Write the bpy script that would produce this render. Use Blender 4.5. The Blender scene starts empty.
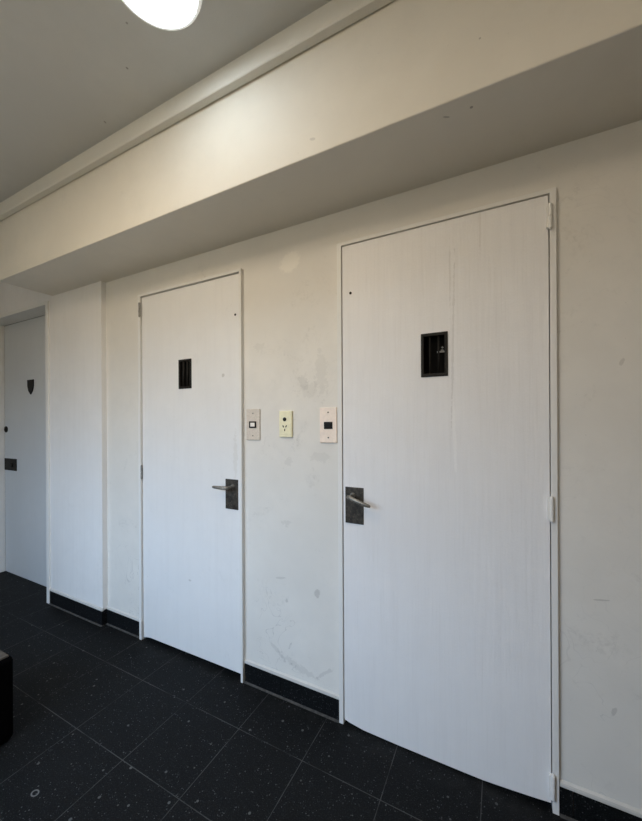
import bpy, bmesh, math
from mathutils import Matrix, Vector

scene = bpy.context.scene
COL = scene.collection
D = 1.353          # main wall plane (y); the camera stands at x = y = 0
H = 2.585          # ceiling height
PI = math.pi
# lamp on the corridor ceiling: x, y, glow colour and strength
LAMPS = [(-.905, .700, (.98, 1.13, 1.24), 12.0)]
FILL = ((1.0, .82, .61), ((-.95, .10, 6.0), (-1.6, .0, 4.0), (-1.2, -.45, 12.0), (.45, -.35, 4.0)))    # unseen fill lights added above and behind the viewer: colour; x, y, power
WX0, WX1, WZ0, WZ1 = -2.7, -.6, .95, 2.05      # opening in the wall behind the viewer
SKY, GROUND, DAY = (.64, .97, 1.41), (.185, .17, .13), 8.0

# ------------------------------------------------------------------ materials
class NT:
    def __init__(s, name):
        s.m = bpy.data.materials.new(name); s.m.use_nodes = True
        s.t = s.m.node_tree; s.t.nodes.clear()
        s.out = s.n('ShaderNodeOutputMaterial'); s.b = s.n('ShaderNodeBsdfPrincipled')
        s.l(s.b.outputs[0], s.out.inputs[0])
        s.co = s.n('ShaderNodeTexCoord').outputs['Object']
    def n(s, typ, **kw):
        o = s.t.nodes.new(typ)
        for k, v in kw.items(): setattr(o, k, v)
        return o
    def l(s, a, b): s.t.links.new(a, b)
    def put(s, sock, v):
        if hasattr(v, 'is_linked'): s.l(v, sock)
        else: sock.default_value = v
    def math(s, op, a, b=0.0, c=None, clamp=False):
        o = s.n('ShaderNodeMath', operation=op); o.use_clamp = clamp
        s.put(o.inputs[0], a); s.put(o.inputs[1], b)
        if c is not None: s.put(o.inputs[2], c)
        return o.outputs[0]
    def vec(s, op, a, b=(0, 0, 0)):
        o = s.n('ShaderNodeVectorMath', operation=op)
        s.put(o.inputs[0], a); s.put(o.inputs[1], b)
        return o.outputs['Value'] if op in ('LENGTH', 'DISTANCE', 'DOT_PRODUCT') else o.outputs[0]
    def noise(s, scale, detail=3, rough=.55, vec=None, dist=0.0, stretch=None):
        v = vec or s.co
        if stretch: v = s.vec('MULTIPLY', v, stretch)
        o = s.n('ShaderNodeTexNoise'); s.l(v, o.inputs['Vector'])
        o.inputs['Scale'].default_value = scale; o.inputs['Detail'].default_value = detail
        o.inputs['Roughness'].default_value = rough; o.inputs['Distortion'].default_value = dist
        return o.outputs['Fac']
    def rng(s, v, a, b, c=0.0, d=1.0, smooth=True):
        o = s.n('ShaderNodeMapRange'); o.interpolation_type = 'SMOOTHSTEP' if smooth else 'LINEAR'
        s.put(o.inputs['Value'], v)
        for k, x in zip(('From Min', 'From Max', 'To Min', 'To Max'), (a, b, c, d)): o.inputs[k].default_value = x
        return o.outputs['Result']
    def mix(s, f, a, b):
        o = s.n('ShaderNodeMix', data_type='RGBA')
        s.put(o.inputs[0], f); s.put(o.inputs[6], a); s.put(o.inputs[7], b)
        return o.outputs[2]
    def bump(s, h, strength, dist):
        o = s.n('ShaderNodeBump'); o.inputs['Strength'].default_value = strength
        o.inputs['Distance'].default_value = dist; s.l(h, o.inputs['Height'])
        s.l(o.outputs[0], s.b.inputs['Normal'])
    def set(s, color=None, rough=None, metal=None, spec=None):
        if color is not None: s.put(s.b.inputs['Base Color'], color)
        if rough is not None: s.put(s.b.inputs['Roughness'], rough)
        if metal is not None: s.b.inputs['Metallic'].default_value = metal
        if spec is not None: s.b.inputs['Specular IOR Level'].default_value = spec
        return s.m

def c(r, g, b): return (r, g, b, 1)

def blob(t, cx, cz, rx, rz, ang, grain, axes=(0, 2)):
    """mask of one stain on a surface, edges broken by noise"""
    o = [0, 0, 0]; o[axes[0]] = cx; o[axes[1]] = cz
    v = t.vec('SUBTRACT', t.co, tuple(o))
    k = t.n('ShaderNodeMapping', vector_type='TEXTURE'); t.l(v, k.inputs['Vector'])
    r = [0, 0, 0]; r[3 - axes[0] - axes[1]] = ang; k.inputs['Rotation'].default_value = r
    sc = [1e3, 1e3, 1e3]; sc[axes[0]] = rx; sc[axes[1]] = rz; k.inputs['Scale'].default_value = sc
    d = t.vec('LENGTH', k.outputs[0])
    d = t.math('ADD', d, t.math('MULTIPLY', t.math('SUBTRACT', t.gn, .5), grain))
    return t.rng(d, .75, 1.1, 1, 0)

def paint(name, base, rough=.55, mott=.05, streak=0.0, grime=0.0, low=0.0, stains=(), bump=.12, scratches=0.0, fine=None):
    t = NT(name)
    t.gn = t.noise(45, 4, .65)
    b = Vector(base)
    f = t.rng(t.noise(1.7, 4, .6), .3, .7)
    col = t.mix(f, c(*(b * (1 - mott))), c(*(b * (1 + mott * .5))))
    f2 = t.rng(t.noise(9, 5, .65), .35, .7)
    col = t.mix(t.math('MULTIPLY', f2, .45), col, c(*(b * (1 - mott * 1.2))))
    if streak:
        st = t.rng(t.noise(1, 4, .6, stretch=(38, 38, 2.2)), .45, .72)
        col = t.mix(t.math('MULTIPLY', st, streak), col, c(b[0] * .84, b[1] * .83, b[2] * .83))
        st2 = t.rng(t.noise(1, 3, .6, stretch=(150, 150, 3.5)), .52, .75)
        col = t.mix(t.math('MULTIPLY', st2, streak * .8 if fine is None else fine), col, c(b[0] * .88, b[1] * .87, b[2] * .86))
    if grime:
        g = t.math('MULTIPLY', t.rng(t.noise(5.5, 6, .72, dist=.6), .56, .74), t.rng(t.noise(60, 3, .7), .4, .7))
        col = t.mix(t.math('MULTIPLY', g, grime), col, c(.30, .285, .26))
        dots = t.rng(t.noise(85, 2, .5), .72, .78)
        col = t.mix(t.math('MULTIPLY', dots, grime * .7), col, c(.20, .19, .17))
    if scratches:
        w = t.math('ABSOLUTE', t.math('SUBTRACT', t.noise(7, 2, .5, dist=1.6), .5))
        s_ = t.math('MULTIPLY', t.rng(w, .004, .010, 1, 0), t.rng(t.noise(3.3, 2, .5), .52, .62))
        sx = t.n('ShaderNodeSeparateXYZ'); t.l(t.co, sx.inputs[0])
        s_ = t.math('MULTIPLY', s_, t.rng(sx.outputs[2], .15, .75, 1, .12))
        col = t.mix(t.math('MULTIPLY', s_, scratches), col, c(.25, .24, .24))
    for (cx, cz, rx, rz, ang, amt, sc_, grain, ax) in stains:
        m = blob(t, cx, cz, rx, rz, ang, grain, ax)
        col = t.mix(t.math('MULTIPLY', m, amt), col, c(*sc_))
    h = t.math('ADD', t.math('MULTIPLY', t.noise(140, 3, .6), .5), t.noise(14, 3, .5))
    if streak: h = t.math('ADD', h, t.math('MULTIPLY', t.noise(1, 4, .6, stretch=(90, 90, 4)), 1.3))
    t.bump(h, bump, .004)
    return t.set(col, rough, 0, .35)

XZ = (0, 2); XY = (0, 1)
DK = (.20, .185, .17); GR = (.42, .40, .37); LT = (.86, .83, .76)
wall_stains = [
    (-.846, 1.990, .058, .046, -.5, .55, LT, .9, XZ),
    (-.780, 1.440, .016, .044, -.55, .22, GR, 3.0, XZ),
    (-.755, 1.405, .050, .035, 0, .13, GR, 3.6, XZ),
    (-.690, 1.470, .030, .100, 0, .16, GR, 3.6, XZ),
    (-.716, .515, .013, .020, .3, .50, GR, 2.4, XZ),
    (-.900, .545, .035, .005, -.2, .32, GR, 2.4, XZ),
    (-.873, .445, .007, .008, 0, .45, GR, 2.0, XZ),
    (-.872, .80, .022, .018, 0, .20, GR, 3.2, XZ),
    (-.80, .160, .10, .016, .25, .22, GR, 3.8, XZ),
    (-.93, .205, .06, .010, .7, .25, GR, 3.4, XZ),
    (-.68, .175, .05, .008, -.7, .28, GR, 3.4, XZ),
    (-.86, 1.08, .02, .02, .5, .18, GR, 3.2, XZ),
    (-.70, 1.11, .045, .02, 0, .15, GR, 3.6, XZ),
    (-1.02, 1.62, .03, .02, 0, .14, GR, 3.2, XZ),
    (.328, 1.44, .006, .014, .4, .40, GR, 2.0, XZ),
    (.305, .376, .006, .014, .3, .45, GR, 2.0, XZ),
    (.272, .709, .022, .003, -.15, .50, GR, 1.4, XZ),
    (-1.97, .40, .006, .05, 0, .22, GR, 2.0, XZ),
]
M = {}
M['wall'] = paint('wall_paint', (.76, .735, .685), .6, .06, grime=.30, stains=wall_stains, scratches=.32)
M['beam'] = paint('beam_paint', (.74, .705, .63), .6, .05, grime=.10, bump=.16,
                  stains=[(-.136, 1.076, .011, .004, .5, .5, DK, 1.4, XY), (-.0676, 1.0755, .005, .005, 0, .7, DK, .8, XY),
                          (-.553, 2.206, .012, .005, .3, .45, GR, 1.6, XZ), (-.043, 2.285, .003, .003, 0, .5, DK, .6, XZ)])
M['pier'] = paint('pier_paint', (.82, .805, .785), .55, .04, streak=.15, grime=.10)
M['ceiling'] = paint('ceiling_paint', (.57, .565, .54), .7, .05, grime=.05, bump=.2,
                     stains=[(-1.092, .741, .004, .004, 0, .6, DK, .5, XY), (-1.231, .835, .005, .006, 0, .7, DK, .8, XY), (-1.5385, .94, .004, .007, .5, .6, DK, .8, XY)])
M['moulding'] = paint('moulding_paint', (.70, .68, .62), .5, .05, grime=.12)
M['door'] = paint('door_paint', (.83, .82, .815), .45, .035, streak=.16, grime=.06, bump=.25, fine=.30,
                  stains=[(.074, 1.56, .0035, .30, .02, .35, (.52, .50, .48), 3.0, XZ), (.077, 1.22, .005, .14, -.03, .3, (.95, .94, .92), 3.0, XZ), (.064, 1.80, .003, .12, 0, .3, (.55, .53, .5), 2.5, XZ), (.164, 1.95, .004, .10, 0, .25, (.6, .57, .53), 3, XZ)])
M['door_b'] = paint('door_paint_smooth', (.80, .795, .785), .42, .035, streak=.12, grime=.16, bump=.08,
                    stains=[(.268, 1.50, .010, .010, 0, .5, GR, 1.6, XZ), (.345, 1.10, .015, .10, 0, .18, (.5, .46, .38), 2.2, XZ), (.028, .42, .012, .006, 0, .45, GR, 1.4, XZ)])
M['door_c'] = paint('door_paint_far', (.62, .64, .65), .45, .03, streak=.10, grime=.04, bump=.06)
M['edge'] = paint('edge_paint', (.60, .585, .55), .6, .10, grime=.6, bump=.3)
M['frame'] = paint('frame_paint', (.78, .77, .74), .42, .04, grime=.16, bump=.06)

def simple(name, col, rough=.5, metal=0, var=.15, scale=60, spec=.5, wear=None):
    t = NT(name); b = Vector(col)
    k = t.mix(t.rng(t.noise(scale, 4, .6), .3, .7), c(*(b * (1 - var))), c(*(b * (1 + var))))
    if wear: k = t.mix(t.math('MULTIPLY', t.rng(t.noise(scale * 2.2, 5, .7), .56, .68), wear[1]), k, c(*wear[0]))
    t.bump(t.noise(scale * 3, 3), .08, .002)
    return t.set(k, rough, metal, spec)
M['bronze'] = simple('dark_bronze', (.050, .044, .036), .5, .45, .45, 55, .4, ((.19, .145, .11), .55))
M['lever'] = simple('worn_nickel', (.26, .245, .215), .48, .7, .25, 90, .5, ((.09, .08, .07), .6))
M['iron'] = simple('dark_iron', (.013, .0115, .009), .6, .1, .3, 80, .25, ((.05, .042, .03), .35))
M['void'] = simple('dark_shutter', (.004, .0036, .003), .8, 0, .2, 40, .1)
M['hinge_grey'] = simple('bare_hinge_steel', (.27, .265, .25), .5, .5, .25, 90)
M['steel'] = simple('brushed_plate', (.66, .585, .50), .45, .1, .07, 130, .35)
M['cream'] = simple('cream_plastic', (.86, .81, .56), .42, 0, .06, 60)
M['beige'] = simple('beige_plastic', (.90, .77, .66), .42, 0, .05, 60)
M['white_plastic'] = simple('white_plastic', (.82, .79, .74), .4, 0, .04, 60)
M['black_plastic'] = simple('black_plastic', (.008, .0065, .0055), .55, 0, .2, 60, .2)
M['hole'] = simple('black_hole', (.012, .010, .008), .8, 0, .1, 60, .1)
M['lamp_rim'] = simple('lamp_rim', (.82, .81, .78), .4, 0, .03, 60)
rb = next(n for n in M['lamp_rim'].node_tree.nodes if n.type == 'BSDF_PRINCIPLED')
rb.inputs['Emission Color'].default_value = (1, .98, .92, 1); rb.inputs['Emission Strength'].default_value = .32    # weak rim glow added for the soft halo round the lamp
M['box_black'] = simple('matt_black_board', (.0012, .001, .001), .9, 0, .2, 50, .03)
M['box_top'] = simple('worn_brown_top', (.06, .05, .04), .7, 0, .35, 45, .2, ((.12, .105, .085), .4))
M['mortar'] = simple('grey_mortar', (.055, .053, .050), .85, 0, .3, 60, .2)
M['dim'] = simple('gap_shade', (.03, .028, .026), .9, 0, .1, 20, .1)  # near-black colour puts the shade into door gaps and behind the leaves

def emit(name, col, st):
    t = NT(name); t.t.nodes.remove(t.b)
    e = t.n('ShaderNodeEmission'); e.inputs[0].default_value = c(*col); e.inputs[1].default_value = st
    t.l(e.outputs[0], t.out.inputs[0]); return t.m

def terrazzo(name, tiled):
    t = NT(name)
    v = t.co
    base = t.mix(t.rng(t.noise(3, 4), .3, .7), c(.0020, .0025, .0030), c(.0034, .0041, .0047))
    base = t.mix(t.math('MULTIPLY', t.rng(t.noise(230, 4, .75), .46, .66), .8), base, c(.014, .0155, .0165))
    for scale, thr, lo, colr, amt in ((330, .055, .20, (.045, .048, .051), .9), (160, .055, .22, (.080, .084, .088), .9), (62, .05, .20, (.115, .12, .12), .75)):
        o = t.n('ShaderNodeTexVoronoi'); t.l(v, o.inputs['Vector']); o.inputs['Scale'].default_value = scale
        sep = t.n('ShaderNodeSeparateColor'); t.l(o.outputs['Color'], sep.inputs[0])
        pick = t.math('GREATER_THAN', sep.outputs[0], {330: .38, 160: .60, 62: .88}[scale])
        sz = t.math('MULTIPLY', sep.outputs[1], .30)
        d = t.math('SUBTRACT', o.outputs['Distance'], sz)
        m = t.math('MULTIPLY', t.rng(d, 0, .10, 1, 0), pick)
        m = t.math('MULTIPLY', m, t.math('MULTIPLY', sep.outputs[2], amt))
        base = t.mix(m, base, c(*colr))
    rough = .62
    if tiled:
        sx = t.n('ShaderNodeSeparateXYZ'); t.l(v, sx.inputs[0])
        S = .3012
        def line(s, off):
            f = t.math('DIVIDE', t.math('SUBTRACT', s, off), S)
            f = t.math('ABSOLUTE', t.math('SUBTRACT', t.math('FRACT', t.math('ADD', f, 100.5)), .5))
            return t.math('MULTIPLY', f, S)
        dx = line(sx.outputs[0], -.0605); dy = line(sx.outputs[1], 1.1275)
        d = t.math('MINIMUM', dx, dy)
        g = t.math('MULTIPLY', t.rng(d, .0006, .0019, 1, 0), t.rng(t.noise(5, 5, .7), .34, .58, .16, 1))
        base = t.mix(g, base, c(.066, .067, .067))
        # pale dust that collects along the foot of the wall
        du = t.math('MULTIPLY', t.rng(sx.outputs[1], 1.22, 1.335, 0, 1), t.rng(t.noise(12, 4, .7), .35, .75))
        base = t.mix(t.math('MULTIPLY', du, .30), base, c(.030, .0295, .029))
        # one pale ring-shaped stain
        q = t.math('ABSOLUTE', t.math('SUBTRACT', t.vec('LENGTH', t.vec('MULTIPLY', t.vec('SUBTRACT', v, (-1.4207, .6173, 0)), (1, 1.3, 0))), .012))
        base = t.mix(t.math('MULTIPLY', t.rng(q, .001, .004, 1, 0), .5), base, c(.25, .25, .25))
    t.bump(t.noise(180, 3), .1, .002)
    return t.set(base, rough, 0, .13)
M['floor'] = terrazzo('black_terrazzo_tiles', True)
M['skirt'] = terrazzo('black_terrazzo_skirting', False)

# ------------------------------------------------------------------ mesh helpers
def new(): return bmesh.new()
def box(bm, x0, x1, y0, y1, z0, z1):
    vs = [bm.verts.new((x, y, z)) for x in (x0, x1) for y in (y0, y1) for z in (z0, z1)]
    for f in ((0, 1, 3, 2), (4, 6, 7, 5), (0, 4, 5, 1), (2, 3, 7, 6), (0, 2, 6, 4), (1, 5, 7, 3)):
        bm.faces.new([vs[i] for i in f])
    return vs
def cyl(bm, p, axis, r, h, seg=20, r2=None):
    """cylinder starting at p and running h along axis"""
    a = Vector(axis).normalized(); q = a.to_track_quat('Z', 'Y').to_matrix().to_4x4()
    m = Matrix.Translation(Vector(p) + a * h / 2) @ q
    return bmesh.ops.create_cone(bm, cap_ends=True, segments=seg, radius1=r, radius2=r if r2 is None else r2, depth=h, matrix=m)
def tube(bm, pts, radii, seg=12):
    rings = []
    for i, p in enumerate(pts):
        p = Vector(p); a = Vector(pts[max(i - 1, 0)]); b = Vector(pts[min(i + 1, len(pts) - 1)])
        q = (b - a).normalized().to_track_quat('Z', 'Y'); r = radii[i]
        rx, rz = r if isinstance(r, tuple) else (r, r)
        rings.append([bm.verts.new(p + q @ Vector((rx * math.cos(2 * PI * k / seg), rz * math.sin(2 * PI * k / seg), 0))) for k in range(seg)])
    for A, B in zip(rings, rings[1:]):
        for k in range(seg): bm.faces.new((A[k], A[(k + 1) % seg], B[(k + 1) % seg], B[k]))
    bm.faces.new(rings[0][::-1]); bm.faces.new(rings[-1])
def slab(bm, xs, zs, holes, y0, y1, zfun=None):
    """upright slab with rectangular holes; grid lines xs, zs"""
    xs = sorted(set(xs)); zs = sorted(set(zs)); V = {}
    def v(i, j):
        if (i, j) not in V: V[i, j] = bm.verts.new((xs[i], y0, zfun(xs[i]) if (zfun and j == 0) else zs[j]))
        return V[i, j]
    fs = []
    for i in range(len(xs) - 1):
        for j in range(len(zs) - 1):
            mx, mz = (xs[i] + xs[i + 1]) / 2, (zs[j] + zs[j + 1]) / 2
            if any(a < mx < b and e < mz < g for a, b, e, g in holes): continue
            fs.append(bm.faces.new((v(i, j), v(i + 1, j), v(i + 1, j + 1), v(i, j + 1))))
    r = bmesh.ops.extrude_face_region(bm, geom=fs)
    for e in r['geom']:
        if isinstance(e, bmesh.types.BMVert): e.co.y += y1 - y0
def prism(bm, poly, y0, y1):
    """polygon in x,z extruded from y0 to y1"""
    f = bm.faces.new([bm.verts.new((x, y0, z)) for x, z in poly])
    r = bmesh.ops.extrude_face_region(bm, geom=[f])
    for e in r['geom']:
        if isinstance(e, bmesh.types.BMVert): e.co.y += y1 - y0

def link(name, bm, mat, parent=None, at=None, bevel=0, smooth=False, seg=2):
    """one mesh object; shapes are given in room coordinates"""
    bmesh.ops.recalc_face_normals(bm, faces=bm.faces)
    o = bpy.data.objects.new(name, bpy.data.meshes.new(name))
    off = Vector((0, 0, 0))
    p = parent
    while p is not None: off += p.location; p = p.parent
    if parent is not None: o.parent = parent
    elif at is not None: o.location = at; off = Vector(at)
    bmesh.ops.translate(bm, verts=bm.verts, vec=-off)
    if smooth:
        for f in bm.faces: f.smooth = True
    bm.to_mesh(o.data); bm.free()
    o.data.materials.append(mat)
    if bevel:
        b = o.modifiers.new('bevel', 'BEVEL'); b.width = bevel; b.segments = seg; b.limit_method = 'ANGLE'
    COL.objects.link(o); return o
def props(o, label=None, cat=None, group=None, kind=None):
    for k, v in (('label', label), ('category', cat), ('group', group), ('kind', kind)):
        if v: o[k] = v
    return o
def empty(name, loc, *a, **k):
    o = bpy.data.objects.new(name, None); o.location = loc; o.empty_display_size = .1
    COL.objects.link(o); return props(o, *a, **k)
def struct(name, bm, mat, label=None, cat=None, **k):
    return props(link(name, bm, mat, **k), label, cat, kind='structure')

# ------------------------------------------------------------------ room shell
LX, RX, BY = -4.4, 2.4, -.75
bm = new(); box(bm, LX - .1, RX + .1, BY - .1, 1.75, -.1, 0)
struct('floor', bm, M['floor'], 'black speckled terrazzo tile floor with thin pale joints', 'floor')
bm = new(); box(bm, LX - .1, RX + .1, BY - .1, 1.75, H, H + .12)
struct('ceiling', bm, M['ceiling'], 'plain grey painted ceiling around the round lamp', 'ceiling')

D1 = (-.600, .157, -1, 2.008); D2 = (-1.874, -1.121, -1, 2.006)
bm = new()
slab(bm, [-2.30, D2[0], D2[1], D1[0], D1[1], RX], [0, 2.006, 2.008, H], [D1, D2], D, D + .12)
struct('wall_front', bm, M['wall'], 'scuffed off white wall holding the two grille doors', 'wall')
bm = new(); box(bm, -2.30, RX, D + .12, D + .16, 0, H)  # unseen panel added to stop light leaking through the door gaps
struct('leak_panel', bm, M['dim'], 'dark panel added behind the doors to keep light out', 'wall')
PY = 1.322
bm = new()
slab(bm, [LX, -3.785, -2.835, -2.212], [0, 2.112, H], [(-3.785, -2.835, -1, 2.112)], PY, PY + .111)
struct('wall_left', bm, M['pier'], 'projecting white wall strip beside the deep set far door', 'wall')
bm = new(); box(bm, LX, -2.212, PY + .111 + .045, PY + .111 + .10, 0, H)  # added panel, blocks light behind the far door
struct('leak_panel_far', bm, M['dim'], 'dark panel added behind the far door to keep light out', 'wall')
bm = new(); box(bm, LX - .1, LX, BY, 1.6, 0, H)
struct('wall_end', bm, M['pier'], 'white end wall of the corridor', 'wall')
bm = new(); box(bm, RX, RX + .1, BY, 1.6, 0, H)
struct('wall_right', bm, M['wall'], 'white wall closing the right end of the corridor', 'wall')
bm = new(); slab(bm, [LX, WX0, WX1, RX], [0, WZ0, WZ1, H], [(WX0, WX1, WZ0, WZ1)], BY - .1, BY)
struct('wall_back', bm, M['wall'], 'white wall with the wide open window behind the viewer', 'wall')
w = empty('window_1', ((WX0 + WX1) / 2, BY - .05, WZ0), 'wide white framed window opening behind the viewer', 'window', kind='structure')
bm = new()
slab(bm, [WX0, WX0 + .04, WX1 - .04, WX1], [WZ0, WZ0 + .04, WZ1 - .04, WZ1], [(WX0 + .04, WX1 - .04, WZ0 + .04, WZ1 - .04)], BY - .08, BY - .03)
link('window_frame', bm, M['frame'], w)
for xm in (-2.0, -1.3):
    bm = new(); box(bm, xm - .02, xm + .02, BY - .075, BY - .035, WZ0 + .04, WZ1 - .04); link('window_bar', bm, M['frame'], w)

# dropped beam with its end flush over the projecting wall strip
bm = new(); box(bm, -2.775, RX, 1.027, D + .10, 2.15, H)
struct('ceiling_beam', bm, M['beam'], 'deep cream painted beam dropped above the doors', 'beam', bevel=.004)
# moulding between beam and ceiling: chamfered box on the beam face
bm = new()
prof = [(1.0215, 2.507), (1.0215, H), (.9955, H), (.9925, 2.516), (.9935, 2.511), (.996, 2.508)]
a_ = [bm.verts.new((-2.775, y, z)) for y, z in prof]; b_ = [bm.verts.new((RX, y, z)) for y, z in prof]
for k in range(len(prof)): bm.faces.new((a_[k], a_[(k + 1) % len(prof)], b_[(k + 1) % len(prof)], b_[k]))
bm.faces.new(a_); bm.faces.new(b_[::-1])
struct('trim_1', bm, M['moulding'], 'cream box moulding running along the top of the beam', 'moulding')

# ------------------------------------------------------------------ skirting
def skirting(name, x0, x1, y, joints, label, ret=None, top=.093):
    e = empty(name, ((x0 + x1) / 2, y, 0), label, 'skirting', kind='structure')
    xs = [x0] + joints + [x1]
    for a, b in zip(xs, xs[1:]):
        bm = new(); box(bm, a + .0008, b - .0008, y - .008, y + .004, .003, top); link('skirting_tile', bm, M['skirt'], e, bevel=.0015)
    bm = new()
    prism_pts = [(y + .002, top), (y - .0085, top - .001), (y - .0085, top + .005), (y - .0065, top + .011), (y + .002, top + .017)]
    A = [bm.verts.new((x0, p, q)) for p, q in prism_pts]; B = [bm.verts.new((x1, p, q)) for p, q in prism_pts]
    n = len(A)
    for k in range(n): bm.faces.new((A[k], A[(k + 1) % n], B[(k + 1) % n], B[k]))
    bm.faces.new(A); bm.faces.new(B[::-1])
    props(link('painted_edge', bm, M['edge'], e), 'white painted upper edge')
    bm = new()
    pts = [(y + .002, 0), (y - .016, 0), (y - .012, .003), (y - .008, .0055), (y + .002, .0055)]
    A = [bm.verts.new((x0, p, q)) for p, q in pts]; B = [bm.verts.new((x1, p, q)) for p, q in pts]
    for k in range(5): bm.faces.new((A[k], A[(k + 1) % 5], B[(k + 1) % 5], B[k]))
    bm.faces.new(A); bm.faces.new(B[::-1])
    props(link('mortar_bead', bm, M['mortar'], e), 'rough grey mortar line along the floor')
    return e
skirting('baseboard_middle', -1.113, -.608, D, [-.903], 'black terrazzo skirting between the two grille doors')
skirting('baseboard_right', .1645, RX, D, [.201, .50, .80, 1.10, 1.40, 1.70, 2.0], 'black terrazzo skirting beyond the hinged side of the nearest door')
skirting('baseboard_left', -2.212, -1.881, D, [], 'short black terrazzo skirting between projecting wall strip and door')
e = skirting('baseboard_pier', -2.812, -2.205, PY, [-2.51], 'black terrazzo skirting on the projecting wall strip')
bm = new(); box(bm, -2.212, -2.205, PY + .002, D - .008, .004, .093); link('return_tile', bm, M['skirt'], e)

# ------------------------------------------------------------------ doors
def frame(parent, x0, x1, zt, w, y0, y1, wr, hd):
    bm = new()
    slab(bm, [x0, x0 + w, x1 - wr, x1], [0, zt - hd, zt], [(x0 + w, x1 - wr, -1, zt - hd)], y0, y1)
    return link('door_frame', bm, M['frame'], parent, bevel=.0012)
def stop(parent, x0, x1, zt, y):
    bm = new()
    slab(bm, [x0, x0 + .02, x1 - .02, x1], [0, zt - .02, zt], [(x0 + .02, x1 - .02, -1, zt - .02)], y + .018, y + .03)
    return link('door_stop', bm, M['dim'], parent)  # coloured dark so the gap round the leaf reads as shade
def leaf(parent, x0, x1, z1, y, prof, hole, mat, hs):
    """door leaf with its wavy bottom edge and the peep opening"""
    def zb(x):
        for (xa, za), (xb, zb_) in zip(prof, prof[1:]):
            if xa <= x <= xb: return za + (zb_ - za) * (x - xa) / (xb - xa)
        return prof[0][1] if x < prof[0][0] else prof[-1][1]
    xs = [x0, x1] + [p[0] for p in prof if x0 < p[0] < x1]
    zs = [0, z1]; holes = []
    if hole: xs += hole[:2]; zs += hole[2:]; holes = [hole]
    bm = new(); slab(bm, xs, zs, holes, y, y + .036, zb)
    return link('door_leaf', bm, mat, parent, bevel=.0012)
def grille(parent, x0, x1, z0, z1, y, bars, br, latch):
    g = None
    bm = new(); slab(bm, [x0, x0 + .011, x1 - .011, x1], [z0, z0 + .012, z1 - .012, z1], [(x0 + .011, x1 - .011, z0 + .012, z1 - .012)], y - .005, y + .022)
    g = props(link('peep_grille', bm, M['iron'], parent, bevel=.002), 'small dark barred peep grille')
    for bx in bars:
        bm = new(); cyl(bm, (bx, y + .003, z0 + .008), (0, 0, 1), br, z1 - z0 - .016, 12); link('bar', bm, M['iron'], g, smooth=True)
    bm = new(); box(bm, x0 + .003, x1 - .003, y + .026, y + .032, z0 + .003, z1 - .003)
    props(link('shutter', bm, M['void'], g), 'black shutter closed behind the bars')
    if latch:
        bm = new(); cyl(bm, (latch[0], y + .022, latch[1]), (0, 1, 0), .0055, .006, 12); box(bm, latch[0] - .018, latch[0] + .008, y + .021, y + .025, latch[1] - .006, latch[1] - .001)
        cyl(bm, (latch[0] + .001, y + .021, latch[1] + .012), (0, 1, 0), .0035, .006, 10)
        props(link('latch', bm, M['hinge_grey'], g), 'small grey latch seen through the bars')
def hinge(parent, x, y, zc, mat, plate, h=.076):
    bm = new(); g = .0016
    cyl(bm, (x, y, zc + g), (0, 0, 1), .0058, h / 2 - g, 16); cyl(bm, (x, y, zc - h / 2), (0, 0, 1), .0058, h / 2 - g, 16)
    cyl(bm, (x, y, zc - h / 2 + .002), (0, 0, 1), .004, h - .004, 12)
    cyl(bm, (x, y, zc + h / 2), (0, 0, 1), .0052, .004, 16, .003); cyl(bm, (x, y, zc - h / 2), (0, 0, -1), .0052, .004, 16, .003)
    if plate: box(bm, min(x, x + plate), max(x, x + plate), y + .001, y + .014, zc - h / 2 + .004, zc + h / 2 - .004)
    return link('hinge', bm, mat, parent, smooth=False)
def handle(parent, x0, x1, z0, z1, y, sx, sz, d, drop):
    """square escutcheon with a lever; d = direction of the lever along the wall"""
    bm = new(); box(bm, x0, x1, y - .0035, y + .002, z0, z1)
    pl = props(link('handle_plate', bm, M['bronze'], parent, bevel=.0012), 'square worn dark bronze plate')
    bm = new(); cyl(bm, (sx, y - .003, sz), (0, -1, 0), .0125, .007, 24, .010); cyl(bm, (sx, y - .01, sz), (0, -1, 0), .0075, .03, 16)
    props(link('spindle_collar', bm, M['lever'], pl), 'worn pale metal collar')
    bm = new()
    P = [(sx - d * .006, y - .040, sz), (sx + d * .004, y - .047, sz), (sx + d * .025, y - .052, sz - drop * .25), (sx + d * .055, y - .052, sz - drop * .6), (sx + d * .082, y - .050, sz - drop * .9), (sx + d * .090, y - .047, sz - drop)]
    tube(bm, P, [.0075, (.0085, .0085), (.0075, .0085), (.0065, .008), (.0055, .007), .004], 14)
    props(link('lever', bm, M['lever'], pl, smooth=True), 'worn metal lever')
def peephole(parent, x, z, y):
    bm = new(); cyl(bm, (x, y + .002, z), (0, -1, 0), .0056, .0035, 18); o = props(link('peephole', bm, M['black_plastic'], parent), 'tiny dark drilled peephole')

FY = D - .013; LY = D - .008
# nearest door
d1 = empty('door_1', (-.224, D, 0), 'widest nearest white flush door, brush streaked, lever on its left edge', 'door', kind='structure')
frame(d1, -.607, .1634, 2.012, .0195, FY, D + .05, .0178, .0145); stop(d1, -.600, .152, 2.008, D + .030)
leaf(d1, -.5845, .1426, 1.9942, LY, [(-.5845, .020), (-.56, .014), (-.50, .006), (-.357, .0045), (-.134, .006), (-.058, .007), (.028, .014), (.09, .020), (.1426, .026)],
     (-.260, -.171, 1.432, 1.588), M['door'], None)
grille(d1, -.2634, -.168, 1.429, 1.591, LY, [-.2316, -.2003], .0032, (-.1908, 1.5264))
handle(d1, -.5745, -.4950, .8445, .9935, LY, -.541, .960, 1, .028)
peephole(d1, -.5477, 1.795, LY)
for z in (1.919, .980, .088): props(hinge(d1, .1462, D - .0195, z, M['frame'], -.010), 'white painted hinge')
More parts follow.
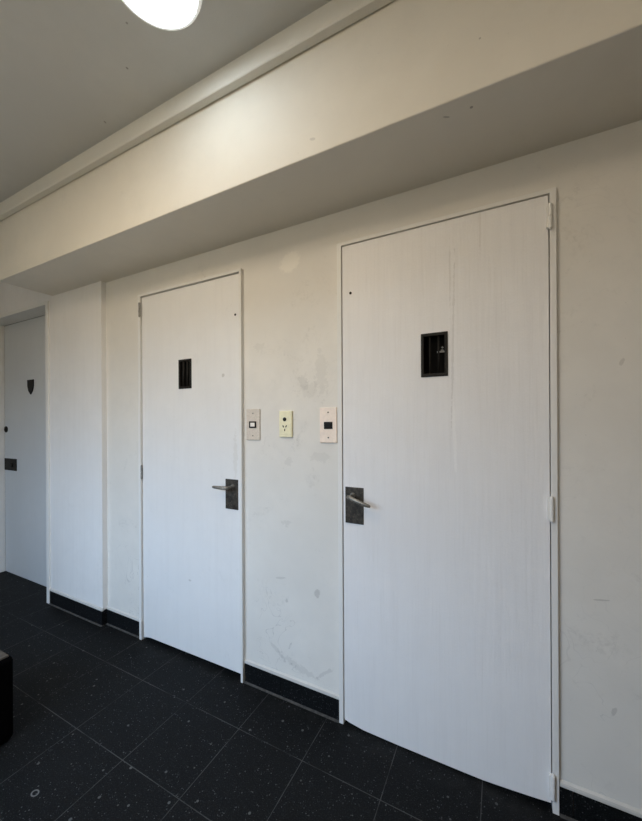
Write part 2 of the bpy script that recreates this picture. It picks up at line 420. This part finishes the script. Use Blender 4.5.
# second door
d2 = empty('door_2', (-1.508, D, 0), 'narrower looking white flush door between the projecting wall strip and the switch plates', 'door', kind='structure')
frame(d2, -1.880, -1.1140, 2.010, .019, D - .020, D + .05, .0130, .0135); stop(d2, -1.872, -1.118, 2.006, D + .030)
leaf(d2, -1.8575, -1.1290, 1.9930, LY, [(-1.8575, .014), (-1.80, .024), (-1.1290, .031)], (-1.5505, -1.4625, 1.449, 1.601), M['door_b'], None)
grille(d2, -1.5535, -1.4595, 1.446, 1.604, LY, [-1.521, -1.492], .006, None)
handle(d2, -1.2255, -1.1460, .8325, .9810, LY, -1.178, .945, -1, .000)
peephole(d2, -1.159, 1.794, LY)
props(hinge(d2, -1.8600, D - .0235, 1.919, M['hinge_grey'], 0), 'grey bare metal hinge')
props(hinge(d2, -1.8590, D - .0150, .976, M['hinge_grey'], 0), 'grey bare metal hinge')
props(hinge(d2, -1.8600, D - .0235, .075, M['frame'], 0), 'white painted hinge')
# far door, set deep in the projecting wall strip
DY = PY + .111
d3 = empty('door_3', (-3.31, PY, 0), 'far bluish white door set deep in the wall, small black shield on it', 'door', kind='structure')
bm = new(); slab(bm, [-3.81, -3.775, -2.845, -2.812], [0, 2.097, 2.122], [(-3.775, -2.845, -1, 2.097)], PY - .012, DY + .004)
link('door_frame', bm, M['frame'], d3, bevel=.002)
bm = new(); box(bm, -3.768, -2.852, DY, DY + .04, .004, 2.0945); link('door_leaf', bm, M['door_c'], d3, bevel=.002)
bm = new(); prism(bm, [(-3.377, 1.611), (-3.280, 1.611), (-3.281, 1.560), (-3.294, 1.522), (-3.326, 1.492), (-3.360, 1.522), (-3.375, 1.560)], DY - .006, DY + .002)
props(link('viewer_shield', bm, M['black_plastic'], d3, bevel=.002), 'small black shield plate')
bm = new(); cyl(bm, (-3.738, DY + .002, 1.213), (0, -1, 0), .026, .008, 22); cyl(bm, (-3.738, DY - .006, 1.213), (0, -1, 0), .014, .006, 18)
props(link('lock_cylinder', bm, M['iron'], d3), 'round dark lock cylinder')
bm = new(); box(bm, -3.762, -3.561, DY - .006, DY + .002, .869, .968)
pl = props(link('lock_plate', bm, M['iron'], d3, bevel=.002), 'wide dark lock plate')
bm = new(); cyl(bm, (-3.632, DY - .004, .917), (0, -1, 0), .022, .014, 20); link('knob', bm, M['iron'], pl, bevel=.004)

# ------------------------------------------------------------------ wall plates
def screw(parent, x, z, y, r=.0035, mat='lever'):
    bm = new(); cyl(bm, (x, y + .001, z), (0, -1, 0), r, .0022, 14); link('screw', bm, M[mat], parent)
def plate(name, x0, x1, z0, z1, th, mat, tilt, label, cat):
    t = empty(name, ((x0 + x1) / 2, D, (z0 + z1) / 2), label, cat)
    bm = new(); box(bm, x0, x1, D - th, D, z0, z1); link('cover_plate', bm, M[mat], t, bevel=.0018)
    t.rotation_euler = (0, tilt, 0); return t
y = D
s = plate('light_switch', -1.096, -1.0155, 1.178, 1.327, .006, 'steel', .004, 'grey brown metal switch plate with white rocker, beside the second door frame', 'light switch')
bm = new(); slab(bm, [-1.077, -1.069, -1.0435, -1.0355], [1.236, 1.2425, 1.261, 1.2675], [(-1.069, -1.0435, 1.2425, 1.261)], y - .009, y - .004); props(link('rocker_surround', bm, M['iron'], s), 'dark surround')
bm = new(); box(bm, -1.069, -1.0435, y - .0105, y - .004, 1.2425, 1.261); props(link('rocker', bm, M['white_plastic'], s, bevel=.0015), 'white rocker')
screw(s, -1.0562, 1.306, y - .006); screw(s, -1.0562, 1.199, y - .006)
s = plate('wall_socket', -.9025, -.8345, 1.195, 1.314, .010, 'cream', 0, 'small cream socket plate with round button, middle of the three wall plates', 'socket')
bm = new(); box(bm, -.8985, -.8385, y - .0115, y - .009, 1.207, 1.302); link('socket_face', bm, M['cream'], s, bevel=.001)
bm = new(); cyl(bm, (-.8715, y - .011, 1.276), (0, -1, 0), .0088, .003, 20); props(link('push_button', bm, M['iron'], s), 'dark round button')
for dx, dz, an in ((-.0075, 1.244, .5), (.0075, 1.244, -.5), (0, 1.2275, 0)):
    bm = new(); vs = box(bm, -.0022, .0022, -.0125, -.011, -.005, .005)
    bmesh.ops.rotate(bm, verts=bm.verts, cent=(0, 0, 0), matrix=Matrix.Rotation(-an, 3, 'Y'))
    bmesh.ops.translate(bm, verts=bm.verts, vec=(-.8715 + dx, y, dz)); props(link('pin_slot', bm, M['hole'], s), 'dark pin slot')
s = plate('light_switch', -.6950, -.6145, 1.174, 1.325, .007, 'beige', -.006, 'pinkish beige switch plate with black rocker, against the nearest door frame', 'light switch')
bm = new(); box(bm, -.6735, -.6335, y - .0085, y - .005, 1.233, 1.2635); props(link('rocker_surround', bm, M['black_plastic'], s), 'black surround')
bm = new(); box(bm, -.6685, -.6385, y - .012, y - .008, 1.2375, 1.259); props(link('rocker', bm, M['black_plastic'], s, bevel=.002), 'black rocker')
screw(s, -.6535, 1.304, y - .007, .0032, 'iron'); screw(s, -.6535, 1.196, y - .007, .0032, 'iron')

# ------------------------------------------------------------------ ceiling lamp
LAMP_LABELS = ['round flat lit lamp on the grey ceiling beside the beam']
for i, (lx, ly, glow, power) in enumerate(LAMPS):
    lc = (lx, ly)
    t = empty('ceiling_lamp', (lc[0], lc[1], H), LAMP_LABELS[i], 'lamp')
    bm = new(); cyl(bm, (lc[0], lc[1], H), (0, 0, -1), .137, .018, 64, .130)
    props(link('lamp_rim', bm, M['lamp_rim'], t, bevel=.002), 'pale rim with a weak added glow')
    bm = new()
    rr = [(0, .0245), (.05, .0242), (.09, .0232), (.112, .0215), (.121, .0195), (.1225, .017)]
    rings = []
    for r, z in rr[1:]: rings.append([bm.verts.new((lc[0] + r * math.cos(2 * PI * k / 64), lc[1] + r * math.sin(2 * PI * k / 64), H - z)) for k in range(64)])
    cv = bm.verts.new((lc[0], lc[1], H - rr[0][1]))
    for k in range(64): bm.faces.new((cv, rings[0][k], rings[0][(k + 1) % 64]))
    for A, B in zip(rings, rings[1:]):
        for k in range(64): bm.faces.new((A[k], B[k], B[(k + 1) % 64], A[(k + 1) % 64]))
    bm.faces.new(rings[-1])
    props(link('diffuser', bm, emit('lit_diffuser', glow, power), t, smooth=True), 'glowing white diffuser')

# ------------------------------------------------------------------ black box at the picture edge
t = empty('black_box', (-1.95, .50, 0), 'low black round cornered box with worn brownish top on the tile floor', 'box')
bm = new(); box(bm, -2.15, -1.738, .30, .690, 0, .334); link('body', bm, M['box_black'], t, bevel=.022, seg=5)
bm = new(); box(bm, -2.135, -1.752, .315, .676, .326, .3385); props(link('top_panel', bm, M['box_top'], t, bevel=.003, seg=2), 'worn brown grey top')

# ------------------------------------------------------------------ daylight and camera
wd = bpy.data.worlds.new('overcast_sky'); scene.world = wd; wd.use_nodes = True
nt = wd.node_tree; nt.nodes.clear()
out = nt.nodes.new('ShaderNodeOutputWorld'); bg = nt.nodes.new('ShaderNodeBackground')
tc = nt.nodes.new('ShaderNodeTexCoord'); sp = nt.nodes.new('ShaderNodeSeparateXYZ')
mr = nt.nodes.new('ShaderNodeMapRange'); mr.inputs['From Min'].default_value = -.05; mr.inputs['From Max'].default_value = .5
cr = nt.nodes.new('ShaderNodeMix'); cr.data_type = 'RGBA'
cr.inputs[6].default_value = GROUND + (1,); cr.inputs[7].default_value = SKY + (1,)
nt.links.new(tc.outputs['Generated'], sp.inputs[0]); nt.links.new(sp.outputs[2], mr.inputs['Value'])
nt.links.new(mr.outputs['Result'], cr.inputs[0]); nt.links.new(cr.outputs[2], bg.inputs[0]); nt.links.new(bg.outputs[0], out.inputs[0])
bg.inputs[1].default_value = DAY
pl = bpy.data.lights.new('window_portal', 'AREA'); pl.shape = 'RECTANGLE'; pl.size = WX1 - WX0; pl.size_y = WZ1 - WZ0
pl.cycles.is_portal = True
po = bpy.data.objects.new('window_portal', pl); COL.objects.link(po)
po.location = ((WX0 + WX1) / 2, BY - .06, (WZ0 + WZ1) / 2); po.rotation_euler = (PI / 2, 0, 0)

for lx, ly, pw in FILL[1]:                      # added fill disks without fixtures, brightening walls and beam from out of view
    ld = bpy.data.lights.new('fill_disk', 'AREA'); ld.shape = 'DISK'; ld.size = .50
    ld.color = FILL[0]; ld.energy = pw
    lo = bpy.data.objects.new('fill_disk', ld); COL.objects.link(lo); lo.location = (lx, ly, H - .02)

yaw, roll, F, CY = .472656, -.0051188, 350.06, 421.763
cam = bpy.data.cameras.new('camera'); co = bpy.data.objects.new('camera', cam); COL.objects.link(co)
right = Vector((math.cos(yaw), math.sin(yaw), 0)); fwd = Vector((-math.sin(yaw), math.cos(yaw), 0)); down = Vector((0, 0, -1))
r2 = right * math.cos(roll) - down * math.sin(roll); d2_ = right * math.sin(roll) + down * math.cos(roll)
m = Matrix.Identity(4)
for i in range(3):
    m[i][0] = r2[i]; m[i][1] = -d2_[i]; m[i][2] = -fwd[i]
m.translation = Vector((0, 0, 1.264)); co.matrix_world = m
cam.sensor_fit = 'VERTICAL'; cam.sensor_height = 36; cam.lens = F / 821 * 36
cam.shift_y = (CY - 410.5) / 821; cam.clip_start = .02
scene.camera = co
vs = scene.view_settings
scene.display_settings.display_device = 'sRGB'
vs.view_transform = 'Standard'; vs.look = 'None'; vs.gamma = 1; vs.use_curve_mapping = False; vs.exposure = 0
scene.cycles.max_bounces = 10; scene.cycles.diffuse_bounces = 6
scene.cycles.sample_clamp_indirect = 4
scene.cycles.use_denoising = True
